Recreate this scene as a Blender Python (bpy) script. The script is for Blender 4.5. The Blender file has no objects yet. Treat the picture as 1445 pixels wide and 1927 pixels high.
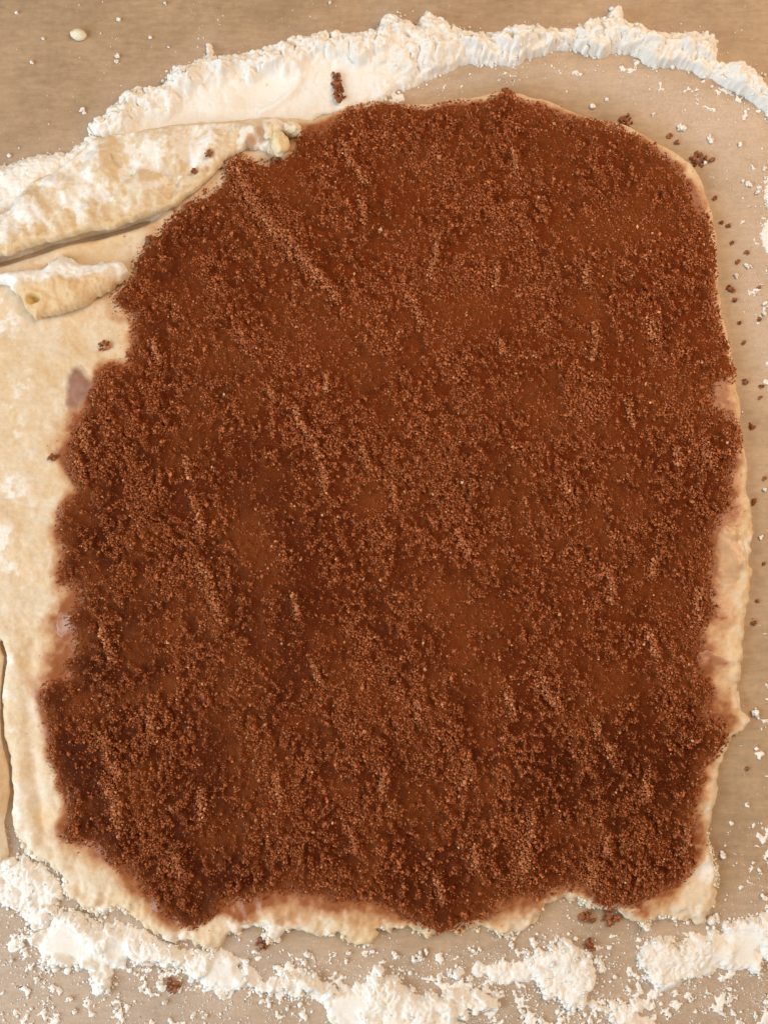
import bpy, math
import numpy as np
from mathutils import Vector

# ------------------------------------------------------------------ camera, world, lamps, exposure
S = bpy.context.scene
COL = S.collection
PW, PH = 1445.0, 1927.0                 # photograph size, used to turn pixels into positions on the counter
FOV = math.radians(58.0)                # vertical angle of the phone lens
TILT = math.radians(5.0)
CAMH = 0.480
CY = -CAMH * math.tan(TILT)
cam_d = bpy.data.cameras.new('camera'); cam = bpy.data.objects.new('camera', cam_d); COL.objects.link(cam)
cam_d.sensor_fit = 'VERTICAL'; cam_d.angle = FOV
cam_d.clip_start = 0.01; cam_d.clip_end = 50
cam.location = (0, CY, CAMH); cam.rotation_euler = (TILT, 0, 0)
S.camera = cam

W = bpy.data.worlds.new('World'); S.world = W; W.use_nodes = True
bg = W.node_tree.nodes['Background']
bg.inputs[0].default_value = (1.0, 0.90, 0.80, 1); bg.inputs[1].default_value = 0.18

def lamp(name, loc, target, size, power, color):
    d = bpy.data.lights.new(name, 'AREA'); d.shape = 'RECTANGLE'; d.size, d.size_y = size
    d.energy = power; d.color = color
    o = bpy.data.objects.new(name, d); COL.objects.link(o)
    o.location = loc
    o.rotation_euler = (Vector(target) - Vector(loc)).to_track_quat('-Z', 'Y').to_euler()
    return o
lamp('window_light', (-1.05, -0.42, 0.62), (0, 0, 0), (1.4, 0.7), 22, (0.76, 0.89, 1.0))
lamp('room_lamp', (0.70, 0.42, 1.05), (0, 0, 0), (0.8, 0.8), 15.5, (1.0, 0.74, 0.51))

S.view_settings.view_transform = 'Standard'; S.view_settings.look = 'None'
S.view_settings.exposure = -0.03; S.view_settings.gamma = 1.0; S.view_settings.use_curve_mapping = False
S.render.resolution_x, S.render.resolution_y = 767, 1024
S.render.engine = 'CYCLES'

RNG = np.random.default_rng(7)

# ------------------------------------------------------------------ pixel -> world
def P(px, py, z=0.0):
    px = np.asarray(px, float); py = np.asarray(py, float)
    f = (PH / 2) / math.tan(FOV / 2)
    x = px - PW / 2; y = -(py - PH / 2); zc = -f
    c, s = math.cos(TILT), math.sin(TILT)
    yw = c * y - s * zc; zw = s * y + c * zc
    t = (z - CAMH) / zw
    return x * t, CY + yw * t
PX = float(P(PW / 2 + 1, PH / 2)[0])        # metres per photo pixel at the middle of the counter

def poly_world(pts, z=0.0, smooth=3):
    a = np.array(pts, float)
    n = len(a); out = []
    for i in range(n):                       # Catmull-Rom through the traced points
        p0, p1, p2, p3 = a[i - 1], a[i], a[(i + 1) % n], a[(i + 2) % n]
        for k in range(smooth):
            t = k / smooth
            out.append(0.5 * (2 * p1 + (p2 - p0) * t + (2 * p0 - 5 * p1 + 4 * p2 - p3) * t * t + (3 * p1 - p0 - 3 * p2 + p3) * t ** 3))
    o = np.array(out)
    x, y = P(o[:, 0], o[:, 1], z)
    return np.stack([x, y], 1)

def sdf_poly(X, Y, V):
    """signed distance to polygon V, positive inside"""
    shp = X.shape; x = X.ravel(); y = Y.ravel()
    d2 = np.full(x.shape, 1e9); ins = np.zeros(x.shape, bool)
    A = V; B = np.roll(V, -1, 0)
    for (ax, ay), (bx, by) in zip(A, B):
        ex, ey = bx - ax, by - ay; L = ex * ex + ey * ey
        if L < 1e-14: continue
        wx = x - ax; wy = y - ay
        t = np.clip((wx * ex + wy * ey) / L, 0, 1)
        dx = wx - ex * t; dy = wy - ey * t
        np.minimum(d2, dx * dx + dy * dy, out=d2)
        if ay != by:
            c = ((ay <= y) != (by <= y))
            ins ^= c & (x < ax + (y - ay) * ex / ey)
    d = np.sqrt(d2); d[~ins] *= -1
    return d.reshape(shp)

def dist_line(X, Y, pts):
    """distance to an open polyline given in world metres"""
    d2 = np.full(X.shape, 1e9)
    for (ax, ay), (bx, by) in zip(pts[:-1], pts[1:]):
        ex, ey = bx - ax, by - ay; L = ex * ex + ey * ey + 1e-14
        t = np.clip(((X - ax) * ex + (Y - ay) * ey) / L, 0, 1)
        dx = X - ax - ex * t; dy = Y - ay - ey * t
        np.minimum(d2, dx * dx + dy * dy, out=d2)
    return np.sqrt(d2)

# ------------------------------------------------------------------ noise
LAT = np.random.default_rng(3).random((256, 256))
LAT2 = np.random.default_rng(4).random((256, 256, 2))
def vn(x, y, s, seed=0):
    x = x / s + 37.7 * seed + 1000; y = y / s + 91.3 * seed + 1000
    i = np.floor(x).astype(int); j = np.floor(y).astype(int)
    u = x - i; v = y - j
    u = u * u * (3 - 2 * u); v = v * v * (3 - 2 * v)
    i0, i1, j0, j1 = i & 255, (i + 1) & 255, j & 255, (j + 1) & 255
    return (LAT[i0, j0] * (1 - u) + LAT[i1, j0] * u) * (1 - v) + (LAT[i0, j1] * (1 - u) + LAT[i1, j1] * u) * v
def fbm(x, y, s, o=4, seed=0, g=0.5):
    r = 0; a = 1; t = 0
    for k in range(o):
        # turn each octave so that the lattice does not show
        c, sn = math.cos(0.7 * k + 0.4), math.sin(0.7 * k + 0.4)
        r = r + a * vn(c * x - sn * y, sn * x + c * y, s / 2 ** k, seed + k * 3); t += a; a *= g
    return r / t
def cells(x, y, s, seed=0):
    """round bumps (1 at a cell's middle, 0 at its rim)"""
    x = x / s + 17.3 * seed + 500; y = y / s + 53.9 * seed + 500
    i = np.floor(x).astype(int); j = np.floor(y).astype(int)
    d = np.full(x.shape, 9.0)
    for a in (-1, 0, 1):
        for b in (-1, 0, 1):
            q = LAT2[(i + a) & 255, (j + b) & 255]
            np.minimum(d, (i + a + q[..., 0] - x) ** 2 + (j + b + q[..., 1] - y) ** 2, out=d)
    return np.sqrt(np.clip(1 - d / 0.65, 0, 1))
def sst(a, b, x):
    t = np.clip((x - a) / (b - a), 0, 1); return t * t * (3 - 2 * t)
def mixc(c0, c1, t):
    return c0 * (1 - t[..., None]) + np.asarray(c1, float) * t[..., None]

# ------------------------------------------------------------------ mesh helpers
def mesh_from(name, V, F, col=None, smooth=True, extra=None):
    """V (n,3); F list of index arrays (m,3) or (m,4)"""
    me = bpy.data.meshes.new(name)
    V = np.asarray(V, np.float32)
    me.vertices.add(len(V)); me.vertices.foreach_set('co', V.ravel())
    li = np.concatenate([f.ravel() for f in F]).astype(np.int32)
    sizes = np.concatenate([np.full(len(f), f.shape[1], np.int32) for f in F])
    st = np.concatenate([[0], np.cumsum(sizes)[:-1]]).astype(np.int32)
    me.loops.add(len(li)); me.loops.foreach_set('vertex_index', li)
    me.polygons.add(len(sizes)); me.polygons.foreach_set('loop_start', st)
    me.update(calc_edges=True); me.validate()
    if col is not None:
        a = me.color_attributes.new('tint', 'FLOAT_COLOR', 'POINT')
        c = np.ones((len(V), 4), np.float32); c[:, :3] = col
        a.data.foreach_set('color', c.ravel())
    for k, v in (extra or {}).items():
        a = me.attributes.new(k, 'FLOAT', 'POINT'); a.data.foreach_set('value', np.asarray(v, np.float32).ravel())
    me.polygons.foreach_set('use_smooth', np.full(len(sizes), bool(smooth)))
    return me

def link(name, me, mat, parent=None):
    o = bpy.data.objects.new(name, me); COL.objects.link(o)
    if mat: me.materials.append(mat)
    if parent: o.parent = parent
    return o
def tag(o, label, cat=None, group=None, kind=None):
    if label: o['label'] = label
    if cat: o['category'] = cat
    if group: o['group'] = group
    if kind: o['kind'] = kind
    return o

def grid_mesh(X, Y, Zt, sd, Zb=None, col=None, extra=None):
    """part of a grid where sd > 0; the outer row of points is pulled onto the outline sd = 0"""
    h = X[0, 1] - X[0, 0]
    gy, gx = np.gradient(sd, h)
    g2 = gx * gx + gy * gy + 1e-6
    out = sd < 0
    k = np.where(out, -sd / g2, 0)
    mx = np.clip(k * gx, -1.6 * h, 1.6 * h); my = np.clip(k * gy, -1.6 * h, 1.6 * h)
    X2, Y2 = X + mx, Y + my
    ins = ~out
    c = ins[:-1, :-1] | ins[1:, :-1] | ins[:-1, 1:] | ins[1:, 1:]
    ny, nx = X.shape
    idx = np.arange(ny * nx).reshape(ny, nx)
    q = np.stack([idx[:-1, :-1][c], idx[:-1, 1:][c], idx[1:, 1:][c], idx[1:, :-1][c]], 1)
    used = np.zeros(ny * nx, bool); used[q.ravel()] = True
    re = np.cumsum(used) - 1
    q = re[q]
    V = np.stack([X2.ravel()[used], Y2.ravel()[used], Zt.ravel()[used]], 1)
    C = None if col is None else col.reshape(-1, 3)[used]
    E = {k_: v.ravel()[used] for k_, v in (extra or {}).items()}
    F = [q]
    if Zb is not None:
        Vb = V.copy(); Vb[:, 2] = Zb.ravel()[used]
        n = len(V); V = np.concatenate([V, Vb]); F = [np.concatenate([q, q[:, ::-1] + n])]
        if C is not None: C = np.concatenate([C, C])
        E = {k_: np.concatenate([v, v]) for k_, v in E.items()}
    return V, F, C, E

def grid(x0, x1, y0, y1, h):
    xs = np.arange(x0, x1 + h, h); ys = np.arange(y0, y1 + h, h)
    return np.meshgrid(xs, ys)

def ico(sub=0):
    t = (1 + 5 ** .5) / 2
    v = np.array([(-1, t, 0), (1, t, 0), (-1, -t, 0), (1, -t, 0), (0, -1, t), (0, 1, t), (0, -1, -t), (0, 1, -t), (t, 0, -1), (t, 0, 1), (-t, 0, -1), (-t, 0, 1)], float)
    f = np.array([(0, 11, 5), (0, 5, 1), (0, 1, 7), (0, 7, 10), (0, 10, 11), (1, 5, 9), (5, 11, 4), (11, 10, 2), (10, 7, 6), (7, 1, 8), (3, 9, 4), (3, 4, 2), (3, 2, 6), (3, 6, 8), (3, 8, 9), (4, 9, 5), (2, 4, 11), (6, 2, 10), (8, 6, 7), (9, 8, 1)])
    v /= np.linalg.norm(v[0])
    for _ in range(sub):
        vs = [tuple(p) for p in v]; cache = {}; nf = []
        def mid(a, b):
            k = (min(a, b), max(a, b))
            if k not in cache:
                m = (np.array(vs[a]) + np.array(vs[b])) / 2; m /= np.linalg.norm(m)
                cache[k] = len(vs); vs.append(tuple(m))
            return cache[k]
        for a, b, c in f:
            x, y, z = mid(a, b), mid(b, c), mid(c, a)
            nf += [(a, x, z), (b, y, x), (c, z, y), (x, y, z)]
        v = np.array(vs); f = np.array(nf)
    return v, f
OCT_V = np.array([(1, 0, 0), (-1, 0, 0), (0, 1, 0), (0, -1, 0), (0, 0, 1), (0, 0, -1)], float)
OCT_F = np.array([(0, 2, 4), (2, 1, 4), (1, 3, 4), (3, 0, 4), (2, 0, 5), (1, 2, 5), (3, 1, 5), (0, 3, 5)])
ICO_V, ICO_F = ico(0)
def variants(base, n, jit, flat, rng):
    out = []
    for _ in range(n):
        q, _r = np.linalg.qr(rng.normal(size=(3, 3)))
        v = base * (1 + jit * rng.uniform(-1, 1, (len(base), 1)))
        v = (v * rng.uniform(0.7, 1.3, 3)) @ q
        v[:, 2] *= flat
        out.append(v)
    return np.array(out)
GRAIN = variants(ICO_V, 80, 0.28, 0.9, RNG)
CHIP = variants(OCT_V, 90, 0.35, 0.9, RNG)
SPECK = variants(OCT_V, 40, 0.3, 0.6, RNG)
def scatter(x, y, z, r, var=GRAIN, fac=ICO_F, rng=RNG):
    n = len(x); k = rng.integers(0, len(var), n)
    nv = var.shape[1]
    V = var[k] * r[:, None, None] + np.stack([x, y, z], 1)[:, None, :]
    F = (fac[None] + (np.arange(n) * nv)[:, None, None]).reshape(-1, 3)
    return V.reshape(-1, 3), F

# ------------------------------------------------------------------ materials
def nodes_mat(name):
    m = bpy.data.materials.new(name); m.use_nodes = True
    nt = m.node_tree; b = nt.nodes['Principled BSDF']
    return m, nt, b
def add_noise(nt, scale, detail=4, rough=0.6, vec=None):
    n = nt.nodes.new('ShaderNodeTexNoise'); n.inputs['Scale'].default_value = scale
    n.inputs['Detail'].default_value = detail; n.inputs['Roughness'].default_value = rough
    if vec is not None: nt.links.new(vec, n.inputs['Vector'])
    return n
def objcoord(nt):
    return nt.nodes.new('ShaderNodeTexCoord').outputs['Object']
def bump(nt, b, height, strength, dist):
    n = nt.nodes.new('ShaderNodeBump'); n.inputs['Strength'].default_value = strength; n.inputs['Distance'].default_value = dist
    nt.links.new(height, n.inputs['Height']); nt.links.new(n.outputs['Normal'], b.inputs['Normal'])
    return n
def mix_rgb(nt, blend, fac, a, b):
    n = nt.nodes.new('ShaderNodeMix'); n.data_type = 'RGBA'; n.blend_type = blend
    for sock, v in ((n.inputs['Factor'], fac), (n.inputs['A'] if False else n.inputs[6], a), (n.inputs[7], b)):
        if hasattr(v, 'is_linked') or hasattr(v, 'node'): nt.links.new(v, sock)
        else: sock.default_value = v
    return n.outputs[2]
def ramp(nt, src, stops):
    n = nt.nodes.new('ShaderNodeValToRGB'); e = n.color_ramp.elements
    while len(e) < len(stops): e.new(0.5)
    for el, (p, c) in zip(e, stops): el.position = p; el.color = (*c, 1)
    nt.links.new(src, n.inputs[0]); return n.outputs[0]
def attr(nt, name, out='Color'):
    n = nt.nodes.new('ShaderNodeAttribute'); n.attribute_name = name; return n.outputs[out]

def mat_tint(name, rough, noise_scale, noise_amt, bump_s, bump_d, sss=0.0, sss_r=(1, .6, .35), spec=0.5, wet=False, floury=False):
    m, nt, b = nodes_mat(name)
    oc = objcoord(nt)
    n = add_noise(nt, noise_scale, 5, 0.65, oc)
    lo, hi = 1 - noise_amt, 1 + noise_amt * 0.6
    r = ramp(nt, n.outputs[0], [(0.3, (lo,) * 3), (0.7, (hi,) * 3)])
    c = mix_rgb(nt, 'MULTIPLY', 1.0, attr(nt, 'tint'), r)
    if floury:
        n2 = add_noise(nt, 330, 6, 0.75, oc)
        ad = nt.nodes.new('ShaderNodeMath'); ad.operation = 'ADD'; nt.links.new(n2.outputs[0], ad.inputs[0]); nt.links.new(attr(nt, 'floury', 'Fac'), ad.inputs[1])
        mr2 = nt.nodes.new('ShaderNodeMapRange'); mr2.interpolation_type = 'SMOOTHSTEP'; nt.links.new(ad.outputs[0], mr2.inputs[0])
        mr2.inputs[1].default_value = 0.66; mr2.inputs[2].default_value = 1.12
        mr2.inputs[3].default_value = 0.0; mr2.inputs[4].default_value = 0.9
        c = mix_rgb(nt, 'MIX', mr2.outputs[0], c, (0.87, 0.83, 0.77, 1))
    nt.links.new(c, b.inputs['Base Color'])
    if wet:
        mr = nt.nodes.new('ShaderNodeMapRange'); nt.links.new(attr(nt, 'wet', 'Fac'), mr.inputs[0])
        mr.inputs[3].default_value = rough; mr.inputs[4].default_value = 0.34
        nt.links.new(mr.outputs[0], b.inputs['Roughness'])
    else: b.inputs['Roughness'].default_value = rough
    b.inputs['Specular IOR Level'].default_value = spec
    if sss:
        b.inputs['Subsurface Weight'].default_value = sss
        b.inputs['Subsurface Radius'].default_value = sss_r; b.inputs['Subsurface Scale'].default_value = 0.0014
    bump(nt, b, n.outputs[0], bump_s, bump_d)
    return m

M_DOUGH = mat_tint('raw_dough', 0.62, 420, 0.10, 0.5, 0.0006, sss=0.35, spec=0.4, wet=True, floury=True)
M_FLOUR = mat_tint('white_flour', 0.95, 900, 0.04, 0.5, 0.0004, sss=0.6, sss_r=(1, .85, .7), spec=0.08)
M_LOOSE = mat_tint('loose_flour', 0.95, 900, 0.03, 0.2, 0.0002, spec=0.08)
M_SUGAR = mat_tint('brown_sugar', 0.6, 1100, 0.25, 0.8, 0.0006, spec=0.06)
M_BUTTER = mat_tint('soft_butter', 0.36, 250, 0.10, 0.3, 0.0004, sss=0.4, spec=0.5)

m, nt, b = nodes_mat('laminate_counter'); M_COUNTER = m
oc = objcoord(nt)
mp = nt.nodes.new('ShaderNodeMapping'); nt.links.new(oc, mp.inputs[0]); mp.inputs['Scale'].default_value = (30, 75, 1)
g1 = add_noise(nt, 1.0, 7, 0.62, mp.outputs[0])
mp2 = nt.nodes.new('ShaderNodeMapping'); nt.links.new(oc, mp2.inputs[0]); mp2.inputs['Scale'].default_value = (90, 420, 1)
g2 = add_noise(nt, 1.0, 4, 0.6, mp2.outputs[0])
g3 = add_noise(nt, 26, 4, 0.6, oc)
base = ramp(nt, g1.outputs[0], [(0.2, (0.41, 0.282, 0.170)), (0.5, (0.45, 0.312, 0.192)), (0.8, (0.49, 0.344, 0.216))])
base = mix_rgb(nt, 'MULTIPLY', 0.8, base, ramp(nt, g2.outputs[0], [(0.3, (0.84, 0.83, 0.82)), (0.65, (1.06, 1.06, 1.06))]))
g4 = add_noise(nt, 240, 6, 0.7, oc)
base = mix_rgb(nt, 'MULTIPLY', 0.9, base, ramp(nt, g4.outputs[0], [(0.32, (0.86, 0.85, 0.83)), (0.62, (1.05, 1.05, 1.05))]))
base = mix_rgb(nt, 'MULTIPLY', 0.8, base, ramp(nt, g3.outputs[0], [(0.3, (0.78, 0.77, 0.74)), (0.7, (1.10, 1.10, 1.10))]))
fine = add_noise(nt, 700, 4, 0.7, oc)
mth = nt.nodes.new('ShaderNodeMath'); mth.operation = 'MULTIPLY_ADD'; nt.links.new(fine.outputs[0], mth.inputs[0])
mth.inputs[1].default_value = 1.5; mth.inputs[2].default_value = -0.25; mth.use_clamp = True
mt2 = nt.nodes.new('ShaderNodeMath'); mt2.operation = 'MULTIPLY'; nt.links.new(mth.outputs[0], mt2.inputs[0]); nt.links.new(attr(nt, 'dust', 'Fac'), mt2.inputs[1])
base = mix_rgb(nt, 'MIX', mt2.outputs[0], base, (0.70, 0.61, 0.56, 1))
nt.links.new(base, b.inputs['Base Color'])
b.inputs['Roughness'].default_value = 0.48; b.inputs['Specular IOR Level'].default_value = 0.35
bump(nt, b, g2.outputs[0], 0.12, 0.0004)

# ------------------------------------------------------------------ traced outlines (photo pixels)
DOUGH = [(-95, 395), (0, 400), (28, 377), (55, 341), (95, 325), (150, 285), (175, 258), (240, 248), (302, 236), (360, 228), (450, 222), (520, 215), (580, 222), (640, 203), (700, 188), (780, 193), (850, 184), (900, 178), (950, 170), (1000, 178), (1050, 193), (1090, 212), (1150, 226), (1190, 238), (1230, 262), (1280, 290), (1312, 318), (1330, 360), (1345, 410), (1350, 450), (1353, 520), (1362, 590), (1374, 640), (1387, 700), (1393, 760), (1401, 850), (1409, 930), (1416, 1000), (1419, 1040), (1412, 1110), (1403, 1160), (1400, 1230), (1393, 1310), (1397, 1337), (1413, 1357), (1400, 1371), (1388, 1386), (1373, 1396), (1369, 1412), (1356, 1440), (1350, 1480), (1345, 1530), (1337, 1580), (1345, 1620), (1351, 1660), (1348, 1700), (1330, 1728), (1300, 1739), (1250, 1732), (1215, 1741), (1190, 1738), (1178, 1722), (1150, 1708), (1107, 1707), (1077, 1695), (1055, 1698), (1020, 1720), (1005, 1742), (985, 1756), (965, 1766), (920, 1758), (895, 1750), (870, 1756), (840, 1766), (800, 1756), (765, 1752), (722, 1754), (700, 1775), (680, 1779), (660, 1771), (648, 1758), (620, 1755), (590, 1763), (555, 1757), (530, 1766), (510, 1771), (498, 1755), (470, 1753), (440, 1760), (430, 1780), (402, 1786), (378, 1780), (350, 1775), (320, 1768), (300, 1758), (270, 1745), (250, 1730), (220, 1720), (195, 1715), (180, 1719), (160, 1712), (140, 1695), (122, 1675), (114, 1655), (90, 1630), (60, 1612), (45, 1590), (30, 1562), (21, 1530), (22, 1480), (17, 1425), (5, 1388), (2, 1340), (6, 1270), (1, 1207), (-95, 1192)]
STRIP = [(-95, 1203), (-6, 1214), (-1, 1270), (-4, 1340), (-3, 1392), (9, 1438), (13, 1490), (7, 1533), (3, 1552), (10, 1598), (9, 1622), (-30, 1640), (-95, 1632)]
FOLD = [(-95, 395), (0, 400), (28, 377), (55, 341), (95, 325), (150, 283), (175, 255), (240, 246), (302, 233), (360, 226), (450, 220), (520, 216), (556, 226), (562, 246), (545, 262), (535, 284), (512, 288), (500, 278), (468, 280), (440, 288), (420, 300), (390, 335), (350, 368), (318, 390), (277, 406), (235, 421), (208, 430), (166, 435), (133, 445), (91, 454), (55, 466), (0, 482), (-95, 500)]
TORN = [(-95, 512), (0, 507), (42, 503), (76, 502), (84, 488), (111, 477), (133, 480), (147, 490), (172, 494), (213, 485), (238, 501), (231, 518), (208, 541), (180, 557), (155, 574), (116, 585), (83, 590), (66, 596), (54, 588), (42, 577), (38, 557), (17, 543), (0, 531), (-95, 540)]
SUGAR = [(325, 400), (345, 385), (375, 365), (410, 340), (428, 303), (460, 292), (500, 300), (545, 288), (562, 252), (600, 250), (640, 213), (690, 189), (740, 191), (800, 199), (870, 190), (920, 185), (950, 172), (985, 185), (1040, 203), (1090, 222), (1150, 231), (1200, 248), (1240, 275), (1275, 300), (1292, 340), (1312, 390), (1340, 420), (1351, 480), (1349, 540), (1357, 590), (1370, 640), (1387, 690), (1375, 718), (1347, 727), (1347, 762), (1388, 800), (1396, 838), (1380, 862), (1370, 900), (1370, 950), (1347, 985), (1337, 1040), (1340, 1110), (1338, 1150), (1312, 1220), (1312, 1260), (1338, 1290), (1335, 1340), (1369, 1360), (1369, 1403), (1350, 1420), (1325, 1450), (1310, 1520), (1310, 1600), (1290, 1650), (1230, 1685), (1190, 1718), (1160, 1712), (1120, 1698), (1105, 1665), (1060, 1678), (1000, 1690), (940, 1705), (900, 1743), (840, 1764), (790, 1744), (760, 1728), (700, 1700), (640, 1690), (560, 1685), (480, 1695), (420, 1705), (400, 1728), (360, 1747), (315, 1735), (275, 1690), (245, 1650), (210, 1620), (180, 1590), (103, 1577), (130, 1540), (115, 1490), (100, 1440), (90, 1390), (80, 1340), (95, 1280), (130, 1270), (112, 1250), (150, 1220), (140, 1190), (125, 1160), (150, 1115), (112, 1090), (120, 1040), (106, 1010), (120, 965), (150, 922), (126, 890), (131, 822), (150, 780), (183, 702), (215, 686), (243, 680), (248, 600), (216, 590), (206, 560), (235, 530), (250, 490), (272, 462), (300, 430)]
ZS = 0.0055                               # thickness of the rolled dough

# ------------------------------------------------------------------ countertop
BX0, BX1 = float(P(-95, 950)[0]), float(P(1540, 950)[0])
BY0, BY1 = float(P(720, 2010)[1]), float(P(720, -80)[1])
FL_POLY = {
 'top': [(168, 252), (176, 234), (212, 204), (240, 174), (300, 164), (332, 134), (383, 106), (394, 84), (410, 108), (470, 99), (520, 92), (562, 78), (600, 66), (660, 70), (705, 60), (720, 30), (745, 30), (775, 50), (800, 26), (832, 36), (880, 66), (960, 60), (1000, 51), (1060, 58), (1100, 50), (1140, 36), (1150, 14), (1170, 20), (1182, 50), (1250, 65), (1310, 62), (1345, 85), (1350, 115), (1372, 117), (1412, 130), (1448, 172), (1500, 250), (1500, 290), (1440, 210), (1408, 190), (1370, 165), (1320, 142), (1260, 126), (1230, 128), (1180, 102), (1120, 106), (1090, 95), (1050, 94), (1000, 110), (950, 125), (880, 120), (830, 140), (760, 166), (720, 188), (640, 205), (560, 232), (450, 240), (360, 246), (300, 256), (240, 268)],
 'left': [(-95, 330), (0, 312), (38, 302), (80, 292), (120, 287), (150, 268), (176, 250), (200, 268), (150, 310), (90, 350), (40, 400), (-95, 430)],
 'corner': [(-95, 1630), (0, 1618), (48, 1606), (92, 1640), (112, 1660), (121, 1690), (104, 1722), (90, 1745), (62, 1756), (40, 1720), (0, 1694), (-95, 1690)],
 'band': [(44, 1762), (92, 1744), (104, 1716), (140, 1713), (166, 1736), (232, 1738), (300, 1766), (330, 1786), (372, 1790), (432, 1797), (462, 1822), (500, 1846), (542, 1830), (574, 1826), (600, 1842), (606, 1872), (540, 1868), (500, 1874), (462, 1862), (430, 1880), (404, 1872), (366, 1848), (340, 1818), (250, 1816), (212, 1822), (196, 1866), (176, 1868), (172, 1826), (140, 1820), (90, 1818), (72, 1796)],
 'centre': [(604, 1880), (640, 1858), (700, 1850), (724, 1826), (750, 1834), (790, 1868), (830, 1872), (872, 1866), (930, 1884), (925, 1910), (860, 1920), (850, 1990), (640, 1990), (622, 1926)],
 'tongue': [(858, 1834), (912, 1818), (960, 1812), (1000, 1800), (1040, 1776), (1062, 1768), (1080, 1788), (1122, 1802), (1112, 1846), (1096, 1898), (1060, 1906), (1040, 1866), (996, 1850), (940, 1842)],
 'right': [(1214, 1780), (1250, 1768), (1310, 1764), (1350, 1760), (1390, 1744), (1440, 1728), (1520, 1730), (1520, 1790), (1430, 1796), (1420, 1824), (1372, 1822), (1328, 1842), (1276, 1838), (1258, 1866), (1232, 1868), (1214, 1838)],
 'heap': [(1118, 1892), (1160, 1896), (1196, 1884), (1226, 1890), (1200, 1908), (1240, 1930), (1240, 1990), (1160, 1990), (1140, 1920)],
 'rim': [(1438, 330), (1470, 300), (1520, 320), (1520, 560), (1470, 540), (1442, 470), (1432, 440), (1446, 400)],
}
FLW = {k: poly_world(v, 0.001, 2) for k, v in FL_POLY.items()}
cx = np.concatenate([[-1.2, -0.8, -0.5, -0.35], np.arange(BX0 - 0.02, BX1 + 0.02, 0.0025), [0.35, 0.5, 0.8, 1.2]])
cy = np.concatenate([[-1.2, -0.8, -0.55, -0.4], np.arange(BY0 - 0.02, BY1 + 0.02, 0.0025), [0.42, 0.55, 0.8, 1.2]])
X, Y = np.meshgrid(cx, cy)
dust = np.zeros(X.shape)
for k, V in FLW.items():
    d = sdf_poly(X, Y, V)
    amt = {'top': 0.36, 'left': 0.30, 'rim': 0.40}.get(k, 0.55)
    rng_ = {'top': 0.016, 'left': 0.016, 'rim': 0.02}.get(k, 0.03)
    dust = np.maximum(dust, amt * sst(-rng_, 0.004, d))
# the thin film of flour left inside the ridge where the dough was rolled
ring = poly_world([(720, 190), (840, 140), (960, 120), (1100, 98), (1260, 130), (1380, 175), (1460, 260), (1470, 700), (1440, 760), (1380, 560), (1330, 300), (1150, 200), (1000, 160), (860, 175)], 0.0, 2)
dr = sdf_poly(X, Y, ring)
dust = np.maximum(dust, 0.62 * sst(-0.006, 0.012, dr))
bot = poly_world([(-80, 1650), (300, 1770), (700, 1770), (1000, 1760), (1180, 1750), (1330, 1760), (1500, 1720), (1500, 2000), (-80, 2000)], 0.0, 2)
dust = np.maximum(dust, 0.50 * sst(-0.004, 0.03, sdf_poly(X, Y, bot)))
dust *= 0.45 + 0.9 * fbm(X, Y, 0.03, 4, 5)
ny, nx = X.shape
idx = np.arange(ny * nx).reshape(ny, nx)
q = np.stack([idx[:-1, :-1].ravel(), idx[:-1, 1:].ravel(), idx[1:, 1:].ravel(), idx[1:, :-1].ravel()], 1)
V = np.stack([X.ravel(), Y.ravel(), np.zeros(X.size)], 1)
ringi = np.concatenate([idx[0, :], idx[1:, -1], idx[-1, -2::-1], idx[-2:0:-1, 0]])
Vb = V[ringi].copy(); Vb[:, 2] = -0.035
n0 = len(V); rb = n0 + np.arange(len(ringi))
side = np.stack([ringi, rb, np.roll(rb, -1), np.roll(ringi, -1)], 1)
cen = n0 + len(ringi)
V = np.concatenate([V, Vb, [[0, 0, -0.035]]])
tri = np.stack([rb, np.full(len(rb), cen), np.roll(rb, -1)], 1)
dd = np.concatenate([dust.ravel(), np.zeros(len(ringi) + 1)])
o = link('countertop', mesh_from('countertop', V, [q, side, tri], extra={'dust': dd}, smooth=False), M_COUNTER)
tag(o, 'tan kitchen countertop with faint streaks, dusted with flour', kind='structure')

# ------------------------------------------------------------------ rasters of the dough and of the sugar
H = 0.0008
GX, GY = grid(BX0, BX1, BY0, BY1, H)
GNY, GNX = GX.shape
sd0 = sdf_poly(GX, GY, poly_world(DOUGH, ZS * 0.6, 2))
low = np.maximum(sst(-0.14, -0.2, GY), 0.45 * sst(0.10, 0.16, GX) * sst(0.10, 0.0, GY))                                 # the lower edge is torn and crumbly
sdD = sd0 + (fbm(GX, GY, 0.009, 4, 1) - 0.5) * (0.0016 + 0.005 * low) + (fbm(GX, GY, 0.0035, 2, 8) - .5) * (0.0012 + 0.0034 * low)
sdS = sdf_poly(GX, GY, poly_world(SUGAR, ZS, 2))
sdSn = sdS + (fbm(GX, GY, 0.012, 5, 2, 0.65) - 0.5) * 0.010

def px2(pts, z=ZS):
    a = np.array(pts, float); x, y = P(a[:, 0], a[:, 1], z); return np.stack([x, y], 1)

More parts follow.
